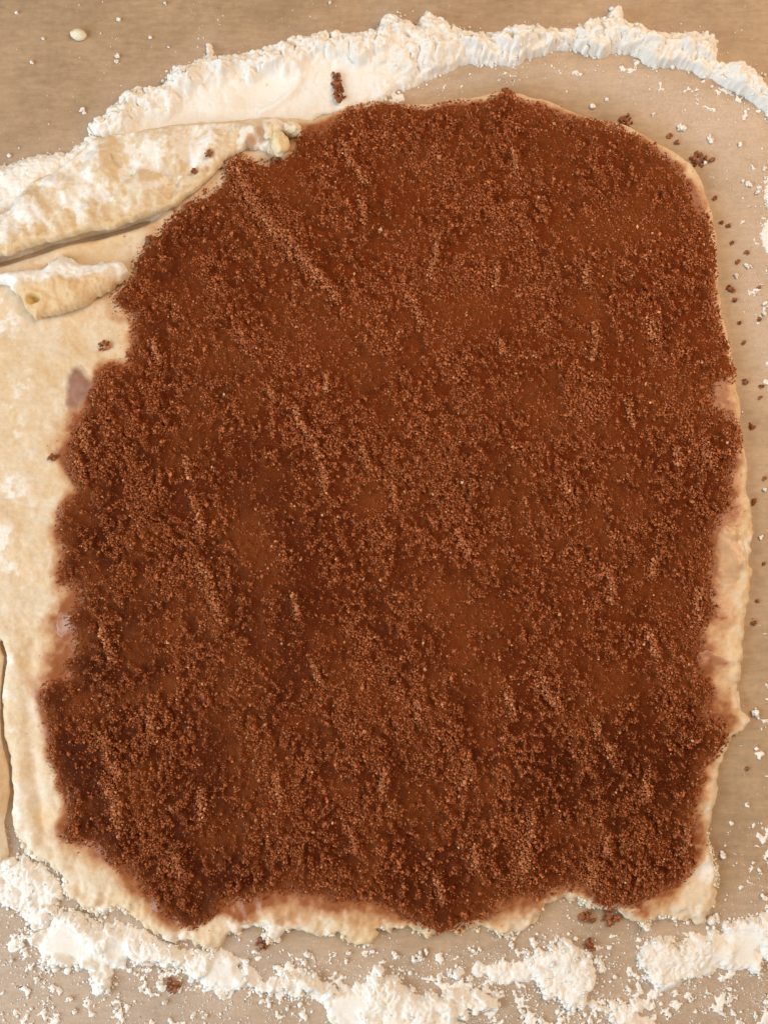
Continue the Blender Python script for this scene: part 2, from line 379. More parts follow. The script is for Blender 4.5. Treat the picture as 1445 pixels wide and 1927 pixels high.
WETP = [(510, 335, 42), (870, 590, 60), (660, 592, 45), (905, 465, 45), (1315, 645, 34), (1090, 572, 40), (490, 1040, 40), (325, 1300, 36), (160, 1345, 42), (1150, 1280, 50), (1050, 1560, 44), (1265, 1130, 46), (705, 960, 38), (815, 1100, 36), (175, 1065, 26), (930, 1400, 30), (1000, 222, 40), (545, 1665, 36), (985, 590, 30), (1170, 420, 46), (640, 1200, 34), (1240, 330, 40), (330, 1180, 30), (760, 740, 26), (1010, 760, 30), (225, 800, 20), (560, 1360, 26), (1200, 960, 30), (300, 500, 26), (440, 1240, 26), (640, 1480, 30), (860, 1250, 26)]
wetp = np.zeros(GX.shape)
wob = fbm(GX, GY, 0.016, 5, 11, 0.6) - .5; wob2 = fbm(GX, GY, 0.013, 4, 14) - .5
for q_i, (a, b_, r) in enumerate(WETP):
    x, y = P(a, b_, ZS); rr = r * PX * (0.85 + 0.35 * math.sin(q_i * 2.4)); an = 0.9 + 0.9 * math.sin(q_i * 1.7)
    dx, dy = GX - x + wob * 0.014, GY - y + wob2 * 0.014
    u_, v_ = math.cos(an) * dx + math.sin(an) * dy, -math.sin(an) * dx + math.cos(an) * dy
    wetp = np.maximum(wetp, sst(1.35, 0.2, np.hypot(u_ / rr, v_ / (rr * (1.3 + 0.8 * math.cos(q_i))))))
wetp = np.clip(0.85 * wetp + 0.5 * sst(0.62, 0.76, fbm(GX, GY * 0.6, 0.022, 4, 15)), 0, 1)

# dough sheet
def prof(d, r, t): return t * np.sqrt(np.clip(1 - (1 - np.clip(d / r, 0, 1)) ** 2, 0, 1))
und = (fbm(GX, GY, 0.035, 3, 4) - 0.5) * 0.0032 + (fbm(GX, GY, 0.009, 4, 6) - 0.5) * 0.0022
ZD = prof(sdD, 0.0055, 1.0) * (ZS + und + low * (fbm(GX, GY, 0.005, 3, 9) - 0.5) * 0.0042 * sst(0.02, 0.004, sdD)) - 0.0004
crease = px2([(-60, 502), (0, 490), (55, 473), (95, 459), (135, 449), (180, 440), (235, 426), (277, 411), (310, 398)])
ledge = px2([(60, 500), (120, 474), (200, 456), (280, 436)])
ZD += 0.0022 * np.exp(-(dist_line(GX, GY, ledge) / 0.0042) ** 2)
ZD -= 0.0060 * np.exp(-(dist_line(GX, GY, crease) / 0.0027) ** 2) * sst(float(P(330, 400)[0]), float(P(270, 400)[0]), GX)
# a pressed groove along the left margin
gl = px2([(60, 1215), (52, 1300), (55, 1400), (70, 1500), (82, 1580)])
ZD -= 0.0012 * np.exp(-(dist_line(GX, GY, gl) / 0.0035) ** 2) * (sdD > 0)

DBASE = np.array((0.725, 0.535, 0.325)); DPALE = np.array((0.76, 0.635, 0.48)); DYEL = np.array((0.70, 0.47, 0.215))
FLOURC = np.array((0.85, 0.81, 0.745)); CINN = np.array((0.30, 0.085, 0.018)); PINK = np.array((0.42, 0.19, 0.10))
def dough_colour(X, Y, seed=0):
    c = np.broadcast_to(DBASE, X.shape + (3,)).copy()
    c = mixc(c, DPALE, 0.55 * sst(0.40, 0.66, fbm(X, Y, 0.016, 5, 21 + seed)))
    c = mixc(c, DPALE, 0.5 * sst(0.48, 0.66, fbm(X, Y, 0.0055, 4, 27 + seed, 0.6)))
    c = mixc(c, DYEL, 0.30 * sst(0.52, 0.72, fbm(X, Y, 0.022, 4, 25 + seed)))
    return c
CD = dough_colour(GX, GY)
# flour clinging: along the left margin and the lower edge
px_left = sst(float(P(130, 900)[0]), float(P(10, 900)[0]), GX)
fl = sst(0.50, 0.66, fbm(GX, GY, 0.014, 5, 31, 0.6)) * np.clip(0.75 * px_left + 1.6 * low * sst(0.016, 0.003, sdD), 0, 1)
CD = mixc(CD, FLOURC, fl * 0.25)
flD = fl * 0.42 + 0.16 * px_left
# cinnamon and butter soaked into the margin
soak = np.zeros(GX.shape)
for a, b_, r in ((125, 785, 45), (112, 835, 36), (1360, 1010, 90), (1350, 1130, 90), (1340, 1240, 90), (1360, 1330, 50), (1370, 740, 45), (1385, 900, 45), (1330, 1480, 45), (1320, 1580, 45), (560, 1700, 80), (680, 1710, 70), (470, 1705, 50), (1030, 1695, 60), (960, 1715, 50), (1230, 1690, 60), (105, 1190, 60), (80, 1260, 60), (140, 1060, 50), (120, 1130, 45), (150, 960, 50), (170, 1600, 60), (230, 1640, 50), (130, 800, 40), (270, 490, 40), (300, 440, 40), (620, 240, 60), (720, 195, 60), (1060, 205, 60), (1310, 360, 40)):
    x, y = P(a, b_, ZS); soak = np.maximum(soak, sst(r * PX * 1.2, r * PX * .4, np.hypot(GX - x, GY - y)))
hw = 0.0060 + 0.0125 * soak
halo = sst(-1, 0.1, (sdS + (fbm(GX, GY, 0.011, 4, 41) - 0.5) * 0.018 * (0.5 + 0.5 * soak)) / hw)
halo = np.clip(halo + 0.45 * soak * sst(-0.02, -0.004, sdS) * (fbm(GX, GY, 0.010, 4, 47, .6) - 0.38) * 2, 0, 1)
halo = np.clip(halo * (0.72 + 0.56 * fbm(GX, GY, 0.0032, 3, 48, .6)), 0, 1)
topl = sst(float(P(600, 300)[0]), float(P(480, 300)[0]), GX) * sst(float(P(300, 640)[1]), float(P(300, 560)[1]), GY)
rimk = sst(0.0015, 0.0065, sdD + (fbm(GX, GY, 0.01, 3, 44) - .5) * 0.006)
halo = halo * (1 - 0.75 * topl) * (0.15 + 0.85 * rimk)
CD = mixc(CD, (0.60, 0.34, 0.165), 0.85 * sst(0, 0.5, halo)); CD = mixc(CD, (0.44, 0.185, 0.075), 0.85 * sst(0.45, 0.85, halo)); CD = mixc(CD, CINN, 0.8 * sst(0.75, 1.0, halo))
flD = flD * (1 - sst(0.1, 0.5, halo))
wetD = np.clip(sst(0.05, 0.5, halo) * 0.9 + 0.25 * sst(-0.03, 0.0, sdS) * sst(float(P(1200, 900)[0]), float(P(1330, 900)[0]), GX), 0, 1)
V, F, C, E = grid_mesh(GX, GY, ZD, sdD, None, CD, {'wet': wetD, 'floury': flD})
dough = bpy.data.objects.new('dough_sheet', None); COL.objects.link(dough)
tag(dough, 'rolled out sheet of pale dough with folded corner, lying on floured counter', 'dough')
link('rolled_sheet', mesh_from('rolled_sheet', V, F, C, True, E), M_DOUGH, dough)

def crumbly_edge():
    n = 60000
    x = RNG.uniform(BX0, BX1, n); y = RNG.uniform(BY0, float(P(700, 1560)[1]), n)
    d = samp(sdD, x, y)
    cl = sst(0.45, 0.68, fbm(x, y, 0.010, 3, 46))
    k = (np.abs(d - 0.0004) < 0.0016) & (RNG.random(n) < 0.75 * cl + 0.06) & (samp(sdS, x, y) < -0.002)
    x, y, d = x[k], y[k], d[k]; n = len(x)
    r = np.clip(np.exp(RNG.normal(math.log(0.00062), 0.4, n)), 0.0003, 0.0017)
    z = np.where(d > 0, np.maximum(samp(ZD, x, y), 0), 0) + r * RNG.uniform(0.2, 0.7, n)
    V, F = scatter(x, y, z, r)
    t = RNG.random((n, 1))
    c = np.repeat(np.array((0.80, 0.64, 0.44)) * (1 - t) + np.array((0.85, 0.80, 0.70)) * t, 12, 0)
    o = link('crumbly_edge', mesh_from('crumbly_edge', V, [F], c, True, {'wet': np.zeros(len(V)), 'floury': np.full(len(V), 0.3)}), M_DOUGH, dough)
    o['kind'] = 'stuff'; o['label'] = 'small torn crumbs of dough along the ragged edge'

def samp(R, x, y):
    u = np.clip((x - GX[0, 0]) / H, 0, GNX - 1.001); v = np.clip((y - GY[0, 0]) / H, 0, GNY - 1.001)
    i = u.astype(int); j = v.astype(int); a = u - i; b_ = v - j
    return (R[j, i] * (1 - a) + R[j, i + 1] * a) * (1 - b_) + (R[j + 1, i] * (1 - a) + R[j + 1, i + 1] * a) * b_

def zone(V, h, pad=0.004):
    return grid(V[:, 0].min() - pad, V[:, 0].max() + pad, V[:, 1].min() - pad, V[:, 1].max() + pad, h)

crumbly_edge()
# folded edge: a thick roll of dough lifted off the sheet along its lower lip
V0 = poly_world(FOLD, 0.010, 2); X, Y = zone(V0, 0.0007)
sd = sdf_poly(X, Y, V0) + (fbm(X, Y, 0.006, 4, 51, .6) - .5) * (0.0022 + 0.006 * sst(float(P(380, 300)[0]), float(P(500, 300)[0]), X))
lip = px2([(-95, 500), (0, 482), (91, 454), (166, 435), (235, 421), (318, 390), (390, 335), (440, 288)], 0.01)
dl = dist_line(X, Y, lip)
t_end = sst(float(P(420, 300)[0]), float(P(250, 300)[0]), X)
thick = 0.0044 + 0.0024 * t_end
lift = (0.0010 * t_end + 0.0003) * sst(0.022, 0.0, dl)
hump = fbm(X * 1.5, Y * 0.8, 0.017, 3, 52) - 0.45
zb = np.maximum(samp(ZD, X, Y), 0) * 0 + ZS * sst(0.0, 0.006, samp(sdD, X, Y)) * 0.8 + lift
zm = zb + thick * 0.45
dimp = cells(X + (fbm(X, Y, .008, 2, 57) - .5) * .01, Y * 0.75, 0.013, 4)
lob = np.zeros(X.shape)
for a, b_, r_, h_ in ((60, 385, 40, .0030), (120, 352, 36, .0034), (195, 300, 40, .0036), (262, 330, 34, .0028), (320, 280, 38, .0034), (395, 262, 34, .0030), (455, 250, 28, .0028), (510, 245, 24, .0026), (170, 395, 40, .0020), (20, 440, 36, .0024)):
    x, y = P(a, b_, 0.012); lob += h_ * np.exp(-((X - x + hump * .006) ** 2 + ((Y - y) * 0.75) ** 2) / (r_ * PX * 0.75) ** 2)
zt = zm + 1.5 * (lob - 0.002) * sst(0, 0.006, sd) + prof(sd, 0.0036, thick * 0.62) + (hump * 0.0075 + (dimp - 0.6) * 0.0036) * sst(0, 0.006, sd) + (fbm(X, Y, 0.005, 4, 53, .6) - .5) * 0.0026 * sst(0, .003, sd)
zbb = zm - prof(sd, 0.004, thick * 0.45)
C = mixc(dough_colour(X, Y, 2), (0.70, 0.55, 0.33), 0.45 + 0 * X)
f2 = sst(0.43, 0.56, fbm(X, Y, 0.010, 6, 55, 0.68)) * sst(0.002, 0.012, dl)
C = mixc(C, FLOURC, 0.35 * f2); flr = 0.26 * f2 + 0.24
C = mixc(C, (0.70, 0.46, 0.20), 0.5 * sst(0.010, 0.001, dl))  # warm light along the lower lip, painted in as orange
cr = np.zeros(X.shape)
for a, b_, r in ((392, 287, 9), (362, 315, 7), (388, 308, 5), (495, 250, 16), (470, 262, 12), (545, 240, 14), (430, 296, 10)):
    x, y = P(a, b_, 0.013); cr = np.maximum(cr, sst(r * PX * 1.3, r * PX * .5, np.hypot(X - x, Y - y) + (fbm(X, Y, .004, 3, 56) - .5) * .004))
C = mixc(C, PINK, 0.75 * cr)
V, F, C, E = grid_mesh(X, Y, zt, sd, zbb, C, {'wet': 0 * X, 'floury': flr * (1 - cr)})
o = link('folded_edge', mesh_from('folded_edge', V, F, C, True, E), M_DOUGH, dough)
o['label'] = 'bumpy floured edge folded back over the sheet'
FOLD_G = (X, Y, zt, sd)

# torn strip below it
V0 = poly_world(TORN, 0.012, 2); X, Y = zone(V0, 0.0006)
sd = sdf_poly(X, Y, V0) + (fbm(X, Y, 0.005, 4, 61, .6) - .5) * 0.0030
hx, hy = P(63, 562, 0.012)
hole = np.hypot((X - hx), (Y - hy) * 1.5) + (fbm(X, Y, .003, 2, 64) - .5) * .002
up = px2([(0, 505), (80, 496), (111, 478), (150, 490), (213, 486)], 0.012)
du = dist_line(X, Y, up)
zm = ZS + 0.0024 + 0 * X
zt = zm + prof(sd, 0.0075, 0.0062) + (fbm(X, Y, 0.010, 4, 62, .55) - .5) * 0.0055 * sst(0, 0.005, sd) - 0.0055 * sst(0.0048, 0.0018, hole) - 0.002 * sst(0.0035, 0.0, du)
zb = zm - prof(sd, 0.003, 0.0023)
C = dough_colour(X, Y, 4)
C = mixc(C, (0.72, 0.46, 0.20), 0.65 * sst(0.008, 0.014, du))  # lower side tinted orange: the warm light falling there is painted in
top_f = sst(0.013, 0.006, du + (fbm(X, Y, 0.008, 4, 63) - .5) * 0.010)
C = mixc(C, FLOURC, 0.45 * top_f)
C = mixc(C, (0.66, 0.48, 0.19), sst(0.006, 0.002, hole))
V, F, C, E = grid_mesh(X, Y, zt, sd, zb, C, {'wet': 0 * X, 'floury': 0.5 * top_f + .08})
o = link('torn_strip', mesh_from('torn_strip', V, F, C, True, E), M_DOUGH, dough)
o['label'] = 'narrow torn flap of dough with white floured back'

# knob of dough at the fold's end
def pebble(name, x, y, z, rx, ry, rz, rot, mat, col, seed, parent=None, sub=3, amp=0.22):
    v, f = ico(sub)
    r = np.random.default_rng(seed); off = r.uniform(0, 9, 2)
    n = fbm(v[:, 0] + off[0], v[:, 1] * 1.3 + v[:, 2] + off[1], 0.9, 3, seed % 17) - 0.5
    v = v * (1 + amp * 2 * n)[:, None]
    v[:, 2] = np.where(v[:, 2] < -0.55, -0.55 + (v[:, 2] + .55) * .2, v[:, 2])
    v = v * (rx, ry, rz); c, s = math.cos(rot), math.sin(rot)
    v = np.stack([c * v[:, 0] - s * v[:, 1], s * v[:, 0] + c * v[:, 1], v[:, 2]], 1)
    v[:, 2] -= v[:, 2].min()
    cc = np.asarray(col) * (0.92 + 0.2 * (n[:, None] + .5))
    me = mesh_from(name, v, [f], cc, True, {'wet': np.zeros(len(v))})
    o = link(name, me, mat, parent); o.location = (x, y, z)
    return o
x, y = P(527, 266, 0.012)
pebble('dough_knob', float(x), float(y), ZS + 0.001, 15 * PX, 26 * PX, 0.0058, 0.15, M_DOUGH, (0.80, 0.65, 0.40), 5, dough, 3, 0.42)
for i, (a, b_, rr) in enumerate(((503, 243, 13), (548, 240, 12))):
    x, y = P(a, b_, 0.012)
    pebble('dough_knob', float(x), float(y), ZS + 0.0022, rr * PX, rr * PX * 1.4, 0.0042, i + .4, M_DOUGH, (0.78, 0.66, 0.47), 6 + i, dough, 3, 0.5)

# the other piece of dough across the crack
V0 = poly_world(STRIP, 0.004, 2); X, Y = zone(V0, 0.0008)
sd = sdf_poly(X, Y, V0) + (fbm(X, Y, 0.006, 3, 71) - .5) * 0.0012
zt = prof(sd, 0.0045, 1) * (0.0058 + (fbm(X, Y, 0.02, 3, 72) - .5) * 0.002) - 0.0004
C = mixc(dough_colour(X, Y, 6), FLOURC, 0.6 * sst(0.5, 0.65, fbm(X, Y, 0.01, 4, 73)))
V, F, C, E = grid_mesh(X, Y, zt, sd, None, C, {'wet': 0 * X})
tag(link('dough_piece', mesh_from('dough_piece', V, F, C, True, E), M_DOUGH),
    'separate strip of dough across the dark crack beside the big sheet', 'dough')

# ------------------------------------------------------------------ cinnamon sugar
CLUMPS = [  # polylines of pushed-up sugar, pixels; half width in pixels
 ([(440, 308), (458, 345), (478, 380), (500, 412)], 15), ([(500, 412), (525, 440), (555, 468), (578, 498)], 14), ([(578, 498), (605, 525), (640, 560)], 10),
 ([(683, 378), (686, 420)], 8), ([(826, 440), (822, 480), (812, 520)], 7), ([(645, 268), (660, 300), (690, 345)], 8), ([(770, 560), (785, 590), (795, 610)], 8),
 ([(543, 470), (550, 490)], 7), ([(608, 885), (612, 930)], 8), ([(1118, 612), (1125, 640), (1112, 668)], 8), ([(936, 500), (930, 540)], 6),
 ([(362, 930), (375, 975), (378, 1010)], 10), ([(372, 1060), (395, 1110), (420, 1165)], 10), ([(196, 1172), (204, 1210), (216, 1248)], 8),
 ([(553, 1120), (560, 1160)], 7), ([(556, 765), (572, 810), (600, 860)], 7), ([(680, 840), (695, 880)], 7), ([(190, 1385), (205, 1425), (225, 1460)], 11),
 ([(200, 1470), (220, 1510), (232, 1560)], 13), ([(378, 1490), (380, 1535)], 9), ([(282, 1345), (290, 1395)], 9), ([(1142, 1072), (1150, 1100), (1148, 1130)], 10),
 ([(1232, 1052), (1228, 1080)], 8), ([(1322, 1110), (1312, 1165)], 8), ([(1224, 1190), (1230, 1235)], 8), ([(1020, 1275), (1030, 1305), (1048, 1330)], 9),
 ([(950, 1305), (962, 1338)], 8), ([(1118, 1350), (1124, 1385)], 8), ([(1140, 1400), (1156, 1418)], 8), ([(1002, 1535), (995, 1580)], 10), ([(992, 1590), (985, 1648)], 11),
 ([(892, 1590), (898, 1632)], 8), ([(1138, 1575), (1142, 1608)], 9), ([(1112, 1622), (1116, 1665)], 11), ([(728, 1440), (720, 1490)], 7), ([(520, 1455), (526, 1500)], 7),
 ([(588, 1245), (600, 1280)], 7), ([(782, 1320), (790, 1355)], 7), ([(508, 735), (514, 752)], 8), ([(615, 705), (620, 735)], 6), ([(160, 800), (168, 850)], 9),
 ([(146, 865), (152, 905)], 9), ([(1228, 600), (1235, 640)], 8), ([(1325, 840), (1338, 880)], 8), ([(1270, 845), (1280, 880)], 7), ([(965, 285), (972, 315)], 7),
 ([(1105, 500), (1100, 540)], 7), ([(740, 920), (748, 960)], 7), ([(860, 1000), (880, 1040)], 7), ([(450, 620), (462, 655)], 7), ([(350, 860), (362, 900)], 7),
 ([(1180, 760), (1188, 800)], 7), ([(1060, 900), (1072, 930)], 7), ([(660, 1560), (668, 1600)], 7), ([(1220, 1450), (1214, 1500)], 8), ([(330, 1600), (345, 1640)], 9),
 ([(880, 1440), (872, 1480)], 7), ([(290, 640), (300, 680)], 7), ([(1290, 1560), (1282, 1600)], 7), ([(820, 1650), (830, 1690)], 9), ([(940, 640), (950, 668)], 6)]
ridge = np.zeros(GX.shape)
for pts, w in CLUMPS:
    pw = px2(pts); x0, y0 = pw.min(0) - .012; x1, y1 = pw.max(0) + .012
    i0, i1 = int((x0 - GX[0, 0]) / H), int((x1 - GX[0, 0]) / H); j0, j1 = int((y0 - GY[0, 0]) / H), int((y1 - GY[0, 0]) / H)
    sl = (slice(max(j0, 0), j1), slice(max(i0, 0), i1))
    d = dist_line(GX[sl], GY[sl], pw)
    ridge[sl] = np.maximum(ridge[sl], np.exp(-(d / (w * PX * 1.1)) ** 2))
# sugar lies in loose streaks running down the sheet, a little to the right
c_, s_ = math.cos(0.25), math.sin(0.25)
U = c_ * GX + s_ * GY; Wd = -s_ * GX + c_ * GY
streak = fbm(U, Wd * 0.26, 0.012, 4, 81)
clump = 0.6 * vn(GX, GY, 0.0021, 82) + 0.4 * fbm(GX, GY, 0.0036, 2, 89)
patch = fbm(GX, GY, 0.030, 4, 83)
dens = sst(0.42, 0.58, clump * 0.62 + streak * 0.34 + patch * 0.12 - 0.04)
dens = np.clip(dens * (1 - 0.52 * wetp) + 0.9 * ridge, 0, 1)
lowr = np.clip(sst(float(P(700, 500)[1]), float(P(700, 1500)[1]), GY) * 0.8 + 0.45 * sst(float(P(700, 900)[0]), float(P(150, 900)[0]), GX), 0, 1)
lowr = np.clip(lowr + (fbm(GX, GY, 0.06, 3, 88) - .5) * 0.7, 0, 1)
relief = 0.72 + 0.28 * lowr
# film of moist sugar underneath
film = 0.0003 + 0.0011 * fbm(GX, GY, 0.003, 3, 84) * (1 - 0.6 * wetp) + 0.0012 * dens * relief
ZF = ZD + film * sst(0, 0.004, sdSn) + 0.0001
edge_in = sst(0.0, 0.010, sdSn)
CF = np.broadcast_to(np.array((0.155, 0.0280, 0.0040)), GX.shape + (3,)).copy()
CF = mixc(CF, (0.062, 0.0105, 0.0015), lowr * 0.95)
CF = mixc(CF, (0.165, 0.040, 0.0075), sst(0.45, 0.66, fbm(GX, GY, 0.024, 4, 85)) * 0.7)
CF = mixc(CF, (0.060, 0.012, 0.002), sst(0.5, 0.75, fbm(GX, GY, 0.006, 3, 86)) * 0.5)
CF = mixc(CF, (0.21, 0.050, 0.010), wetp * 0.6)
CF = mixc(CF, (0.22, 0.058, 0.013), dens * 0.38)
CF = mixc(CF, (0.26, 0.080, 0.022), 0.6 * (1 - edge_in))
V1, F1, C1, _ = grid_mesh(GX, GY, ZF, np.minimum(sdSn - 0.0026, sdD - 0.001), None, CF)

n = 800000
x = RNG.uniform(BX0, BX1, n); y = RNG.uniform(BY0, BY1, n)
s = samp(sdSn, x, y)
pd = np.maximum(samp(dens, x, y) * sst(-0.0012, 0.0015, s), 0.6 * sst(0.0045, 0.001, np.abs(s - 0.0015))) + 0.16 * sst(-0.0015, 0.001, s)
pd = np.maximum(pd, 0.05 * np.exp(-np.maximum(-s, 0) / 0.004) * (s < 0))
k = (RNG.random(n) < pd * 0.62) & (samp(sdD, x, y) > 0.0005)
x, y = x[k], y[k]; n = len(x)
dn = samp(dens, x, y); rg = samp(ridge, x, y)
r = np.clip(np.exp(RNG.normal(math.log(0.00035), 0.40, n)), 0.00018, 0.0012)
r = np.where(samp(sdSn, x, y) < -0.001, r * 0.55, r)
z = samp(ZF, x, y) + r * RNG.uniform(-0.2, 0.5, n) + 0.0013 * dn * samp(relief, x, y) * RNG.random(n) + 0.0024 * rg * RNG.random(n)
V2, F2 = scatter(x, y, z, r, CHIP, OCT_F)
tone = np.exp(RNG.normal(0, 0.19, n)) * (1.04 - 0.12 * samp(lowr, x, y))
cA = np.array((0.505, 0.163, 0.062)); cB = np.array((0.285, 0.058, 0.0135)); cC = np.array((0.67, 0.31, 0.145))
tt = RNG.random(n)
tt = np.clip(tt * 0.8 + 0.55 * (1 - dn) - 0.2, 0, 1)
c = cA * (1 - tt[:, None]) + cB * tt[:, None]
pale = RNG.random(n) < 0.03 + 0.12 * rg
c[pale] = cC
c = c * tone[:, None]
c[RNG.random(n) < 0.0035] = (0.75, 0.48, 0.30)  # a few crumbs coloured very pale, as painted glints
print('crumbs', n)
C2 = np.repeat(c, len(OCT_V), 0)
n1 = len(V1)
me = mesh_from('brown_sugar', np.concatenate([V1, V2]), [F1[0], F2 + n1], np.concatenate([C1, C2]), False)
sm = np.zeros(len(me.polygons), bool); sm[:len(F1[0])] = True
me.polygons.foreach_set('use_smooth', sm)
tag(link('brown_sugar', me, M_SUGAR), 'moist dark cinnamon brown sugar spread thickly over the dough sheet', 'brown sugar', kind='stuff')

def crumb_cluster(name, pts, w, zfun, mat, cols, n, rr, seed, grain=GRAIN, stackh=0.0022):
    """one lump of stuck-together grains around a line of world points; the object stands at its own base"""
    g = np.random.default_rng(seed)
    pts = np.asarray(pts, float)
    if len(pts) > 1:
        t = g.random(n) * (len(pts) - 1); i = np.minimum(t.astype(int), len(pts) - 2); f = (t - i)[:, None]
        q = pts[i] * (1 - f) + pts[i + 1] * f
    else: q = np.repeat(pts, n, 0)
    a = g.uniform(0, 2 * math.pi, n); d = w * np.sqrt(g.random(n)) * (0.6 + 0.4 * np.sin(g.uniform(0, 6, n)) ** 2)
    x = q[:, 0] + d * np.cos(a); y = q[:, 1] + d * np.sin(a)
    r = rr * np.exp(g.normal(0, 0.3, n))
    zb = zfun(x, y)
    z = zb + r * 0.5 + stackh * np.clip(1 - (d / (w + 1e-9)) ** 2, 0, 1) * g.random(n)
    ox, oy = pts.mean(0); oz = float(np.min(zb))
    V, F = scatter(x - ox, y - oy, z - oz, r, grain, ICO_F, g)
    c = cols(n, g)
    me = mesh_from(name, V, [F], np.repeat(c, 12, 0), False)
    o = link(name, me, mat); o.location = (ox, oy, oz)
    return o
def sug_cols(n, g):
    t = g.random((n, 1)); return (cA * (1 - .8 * t) + cC * .8 * t) * np.exp(g.normal(0, 0.2, (n, 1)))
def dark_cols(n, g):
    t = g.random((n, 1)); return (np.array((0.25, 0.088, 0.040)) * (1 - t) + np.array((0.38, 0.145, 0.065)) * t) * np.exp(g.normal(0, 0.2, (n, 1)))
for i, (pts, w) in enumerate(CLUMPS):
    pw = px2(pts, ZS + .002)
    jt = np.random.default_rng(900 + i); pw = np.concatenate([[pw[0]]] + [[(p_ + q_) / 2 + jt.normal(0, 0.0011, 2), q_ + jt.normal(0, 0.0007, 2)] for p_, q_ in zip(pw[:-1], pw[1:])]); L = np.sum(np.hypot(*np.diff(pw, axis=0).T))
    o = crumb_cluster('sugar_clump', pw, w * PX * 0.95, lambda a, b_: samp(ZF, a, b_), M_SUGAR, sug_cols, int(16 + L / PX * w / 8), 0.00044, 100 + i, stackh=0.0030 if i > 2 else 0.0042)
    if i < 3:
        tag(o, ['start of the long diagonal sugar ridge, right below the folded dough edge', 'middle stretch of the long diagonal sugar ridge', 'thin tail end of the long diagonal sugar ridge'][i], 'sugar clump', 'stretches of the long diagonal sugar ridge')
    else:
        px_, py_ = np.mean(np.array(pts), 0)
        near = ('below the dough fold' if px_ < 720 and py_ < 420 else 'beside the bare dough' if px_ < 420 else 'along the crumbly torn edge' if py_ > 1540
                else 'by the narrow outer dough rim' if px_ > 1170 else 'toward the curved flour ridge' if py_ < 560 else 'in the middle of the spread')
        tag(o, ('long' if L / PX > 62 else 'short') + (' thick' if w > 8 else ' thin') + ' raised streak of lighter sugar crumbs ' + near, 'sugar clump', 'raised sugar streaks on the spread')

# butter that did not melt: low dabs pressed into the dough
BUT = [
 ([(128, 690), (142, 684), (160, 694), (178, 708), (180, 730), (170, 752), (148, 770), (124, 776), (112, 768), (120, 738), (122, 712)], (0.36, 0.19, 0.13), 'glossy mauve brown smear of butter beside the sugar notch'),
 ([(108, 1160), (122, 1150), (138, 1156), (147, 1170), (142, 1188), (128, 1198), (110, 1196), (104, 1180)], (0.52, 0.33, 0.255), 'pale lilac butter dab at the sugar edge'),
 ([(1304, 1232), (1318, 1226), (1350, 1232), (1376, 1240), (1384, 1254), (1360, 1262), (1320, 1264), (1304, 1256)], (0.36, 0.150, 0.075), 'cinnamon stained butter patch near the outer dough rim'),
 ([(1356, 985), (1385, 992), (1402, 1005), (1406, 1040), (1400, 1085), (1380, 1100), (1356, 1090), (1346, 1040)], (0.55, 0.34, 0.19), 'long shiny butter smear along the outer dough rim')]
for i, (pts, col, lab) in enumerate(BUT):
    V0 = poly_world(pts, ZS, 3); X, Y = zone(V0, 0.0006, 0.003)
    sd = sdf_poly(X, Y, V0) + (fbm(X, Y, 0.005, 4, 160 + i) - .5) * 0.005
    zt = samp(ZD, X, Y) - 0.0002 + prof(sd, 0.006, 0.0006) + (fbm(X, Y, 0.003, 2, 165 + i) - .5) * 0.0006 * sst(0, .002, sd)
    e = sst(0, 0.0045, sd)[..., None]
    under = np.stack([samp(CD[..., q], X, Y) for q in range(3)], -1)
    c = under * (1 - e) + np.array(col) * (0.8 + 0.4 * fbm(X, Y, 0.006, 3, 170 + i))[..., None] * e
    V, F, C, E = grid_mesh(X, Y, zt, sd, None, c)
    tag(link('butter_smear', mesh_from('butter_smear', V, F, C, True), M_BUTTER), lab, 'butter')

# stray crumbs
on_counter = lambda a, b_: np.zeros_like(a)
on_dough = lambda a, b_: np.maximum(samp(ZD, a, b_), 0)
x, y = P(np.array([634, 634, 638]), np.array([142, 165, 184]), 0.004)
tag(crumb_cluster('sugar_clump', np.stack([x, y], 1), 12 * PX, lambda a, b_: 0.0022 + 0 * a, M_SUGAR, dark_cols, 90, 0.0008, 300, stackh=0.004),
    'upright dark lump of brown sugar lying on the white flour ridge', 'sugar clump')
for i, (a, b_, s_px, lab) in enumerate((
    (1178, 224, 15, 'large brown sugar crumb at the rounded dough corner, beside bare counter'),
    (955, 172, 14, 'reddish sugar crumb poking over the dough edge facing the flour ridge'),
    (1316, 297, 17, 'cluster of fallen brown sugar crumbs next to the rounded dough corner'),
    (197, 650, 13, 'lone brown sugar crumb on bare dough below the torn strip'),
    (101, 860, 9, 'small sugar crumb on the floury bare dough below the butter smear'),
    (495, 1777, 13, 'brown sugar crumb on the counter under the crumbly torn dough edge'),
    (325, 1856, 15, 'brown sugar smudge half buried in the loose flour band'),
    (1106, 1726, 14, 'sugar crumbs in the notch of the torn dough edge'),
    (1150, 1728, 17, 'sugar crumbs spilling off the torn dough edge toward the flour'),
    (1110, 1780, 11, 'brown crumb sitting at the tip of the flour tongue'),
    (287, 457, 12, 'brown sugar crumb under the lip of the folded dough edge'))):
    zf = on_dough if b_ < 900 and a < 320 else (lambda p, q_: np.maximum(samp(ZD, p, q_) * (samp(sdD, p, q_) > 0), 0))
    x, y = P(a, b_, 0.002 if zf is not on_dough else ZS)
    o = crumb_cluster('sugar_crumb', [(float(x), float(y))], s_px * PX, zf, M_SUGAR, dark_cols, int(8 + s_px * 1.6), 0.00075, 320 + i, stackh=0.002)
    tag(o, lab, 'sugar crumb')
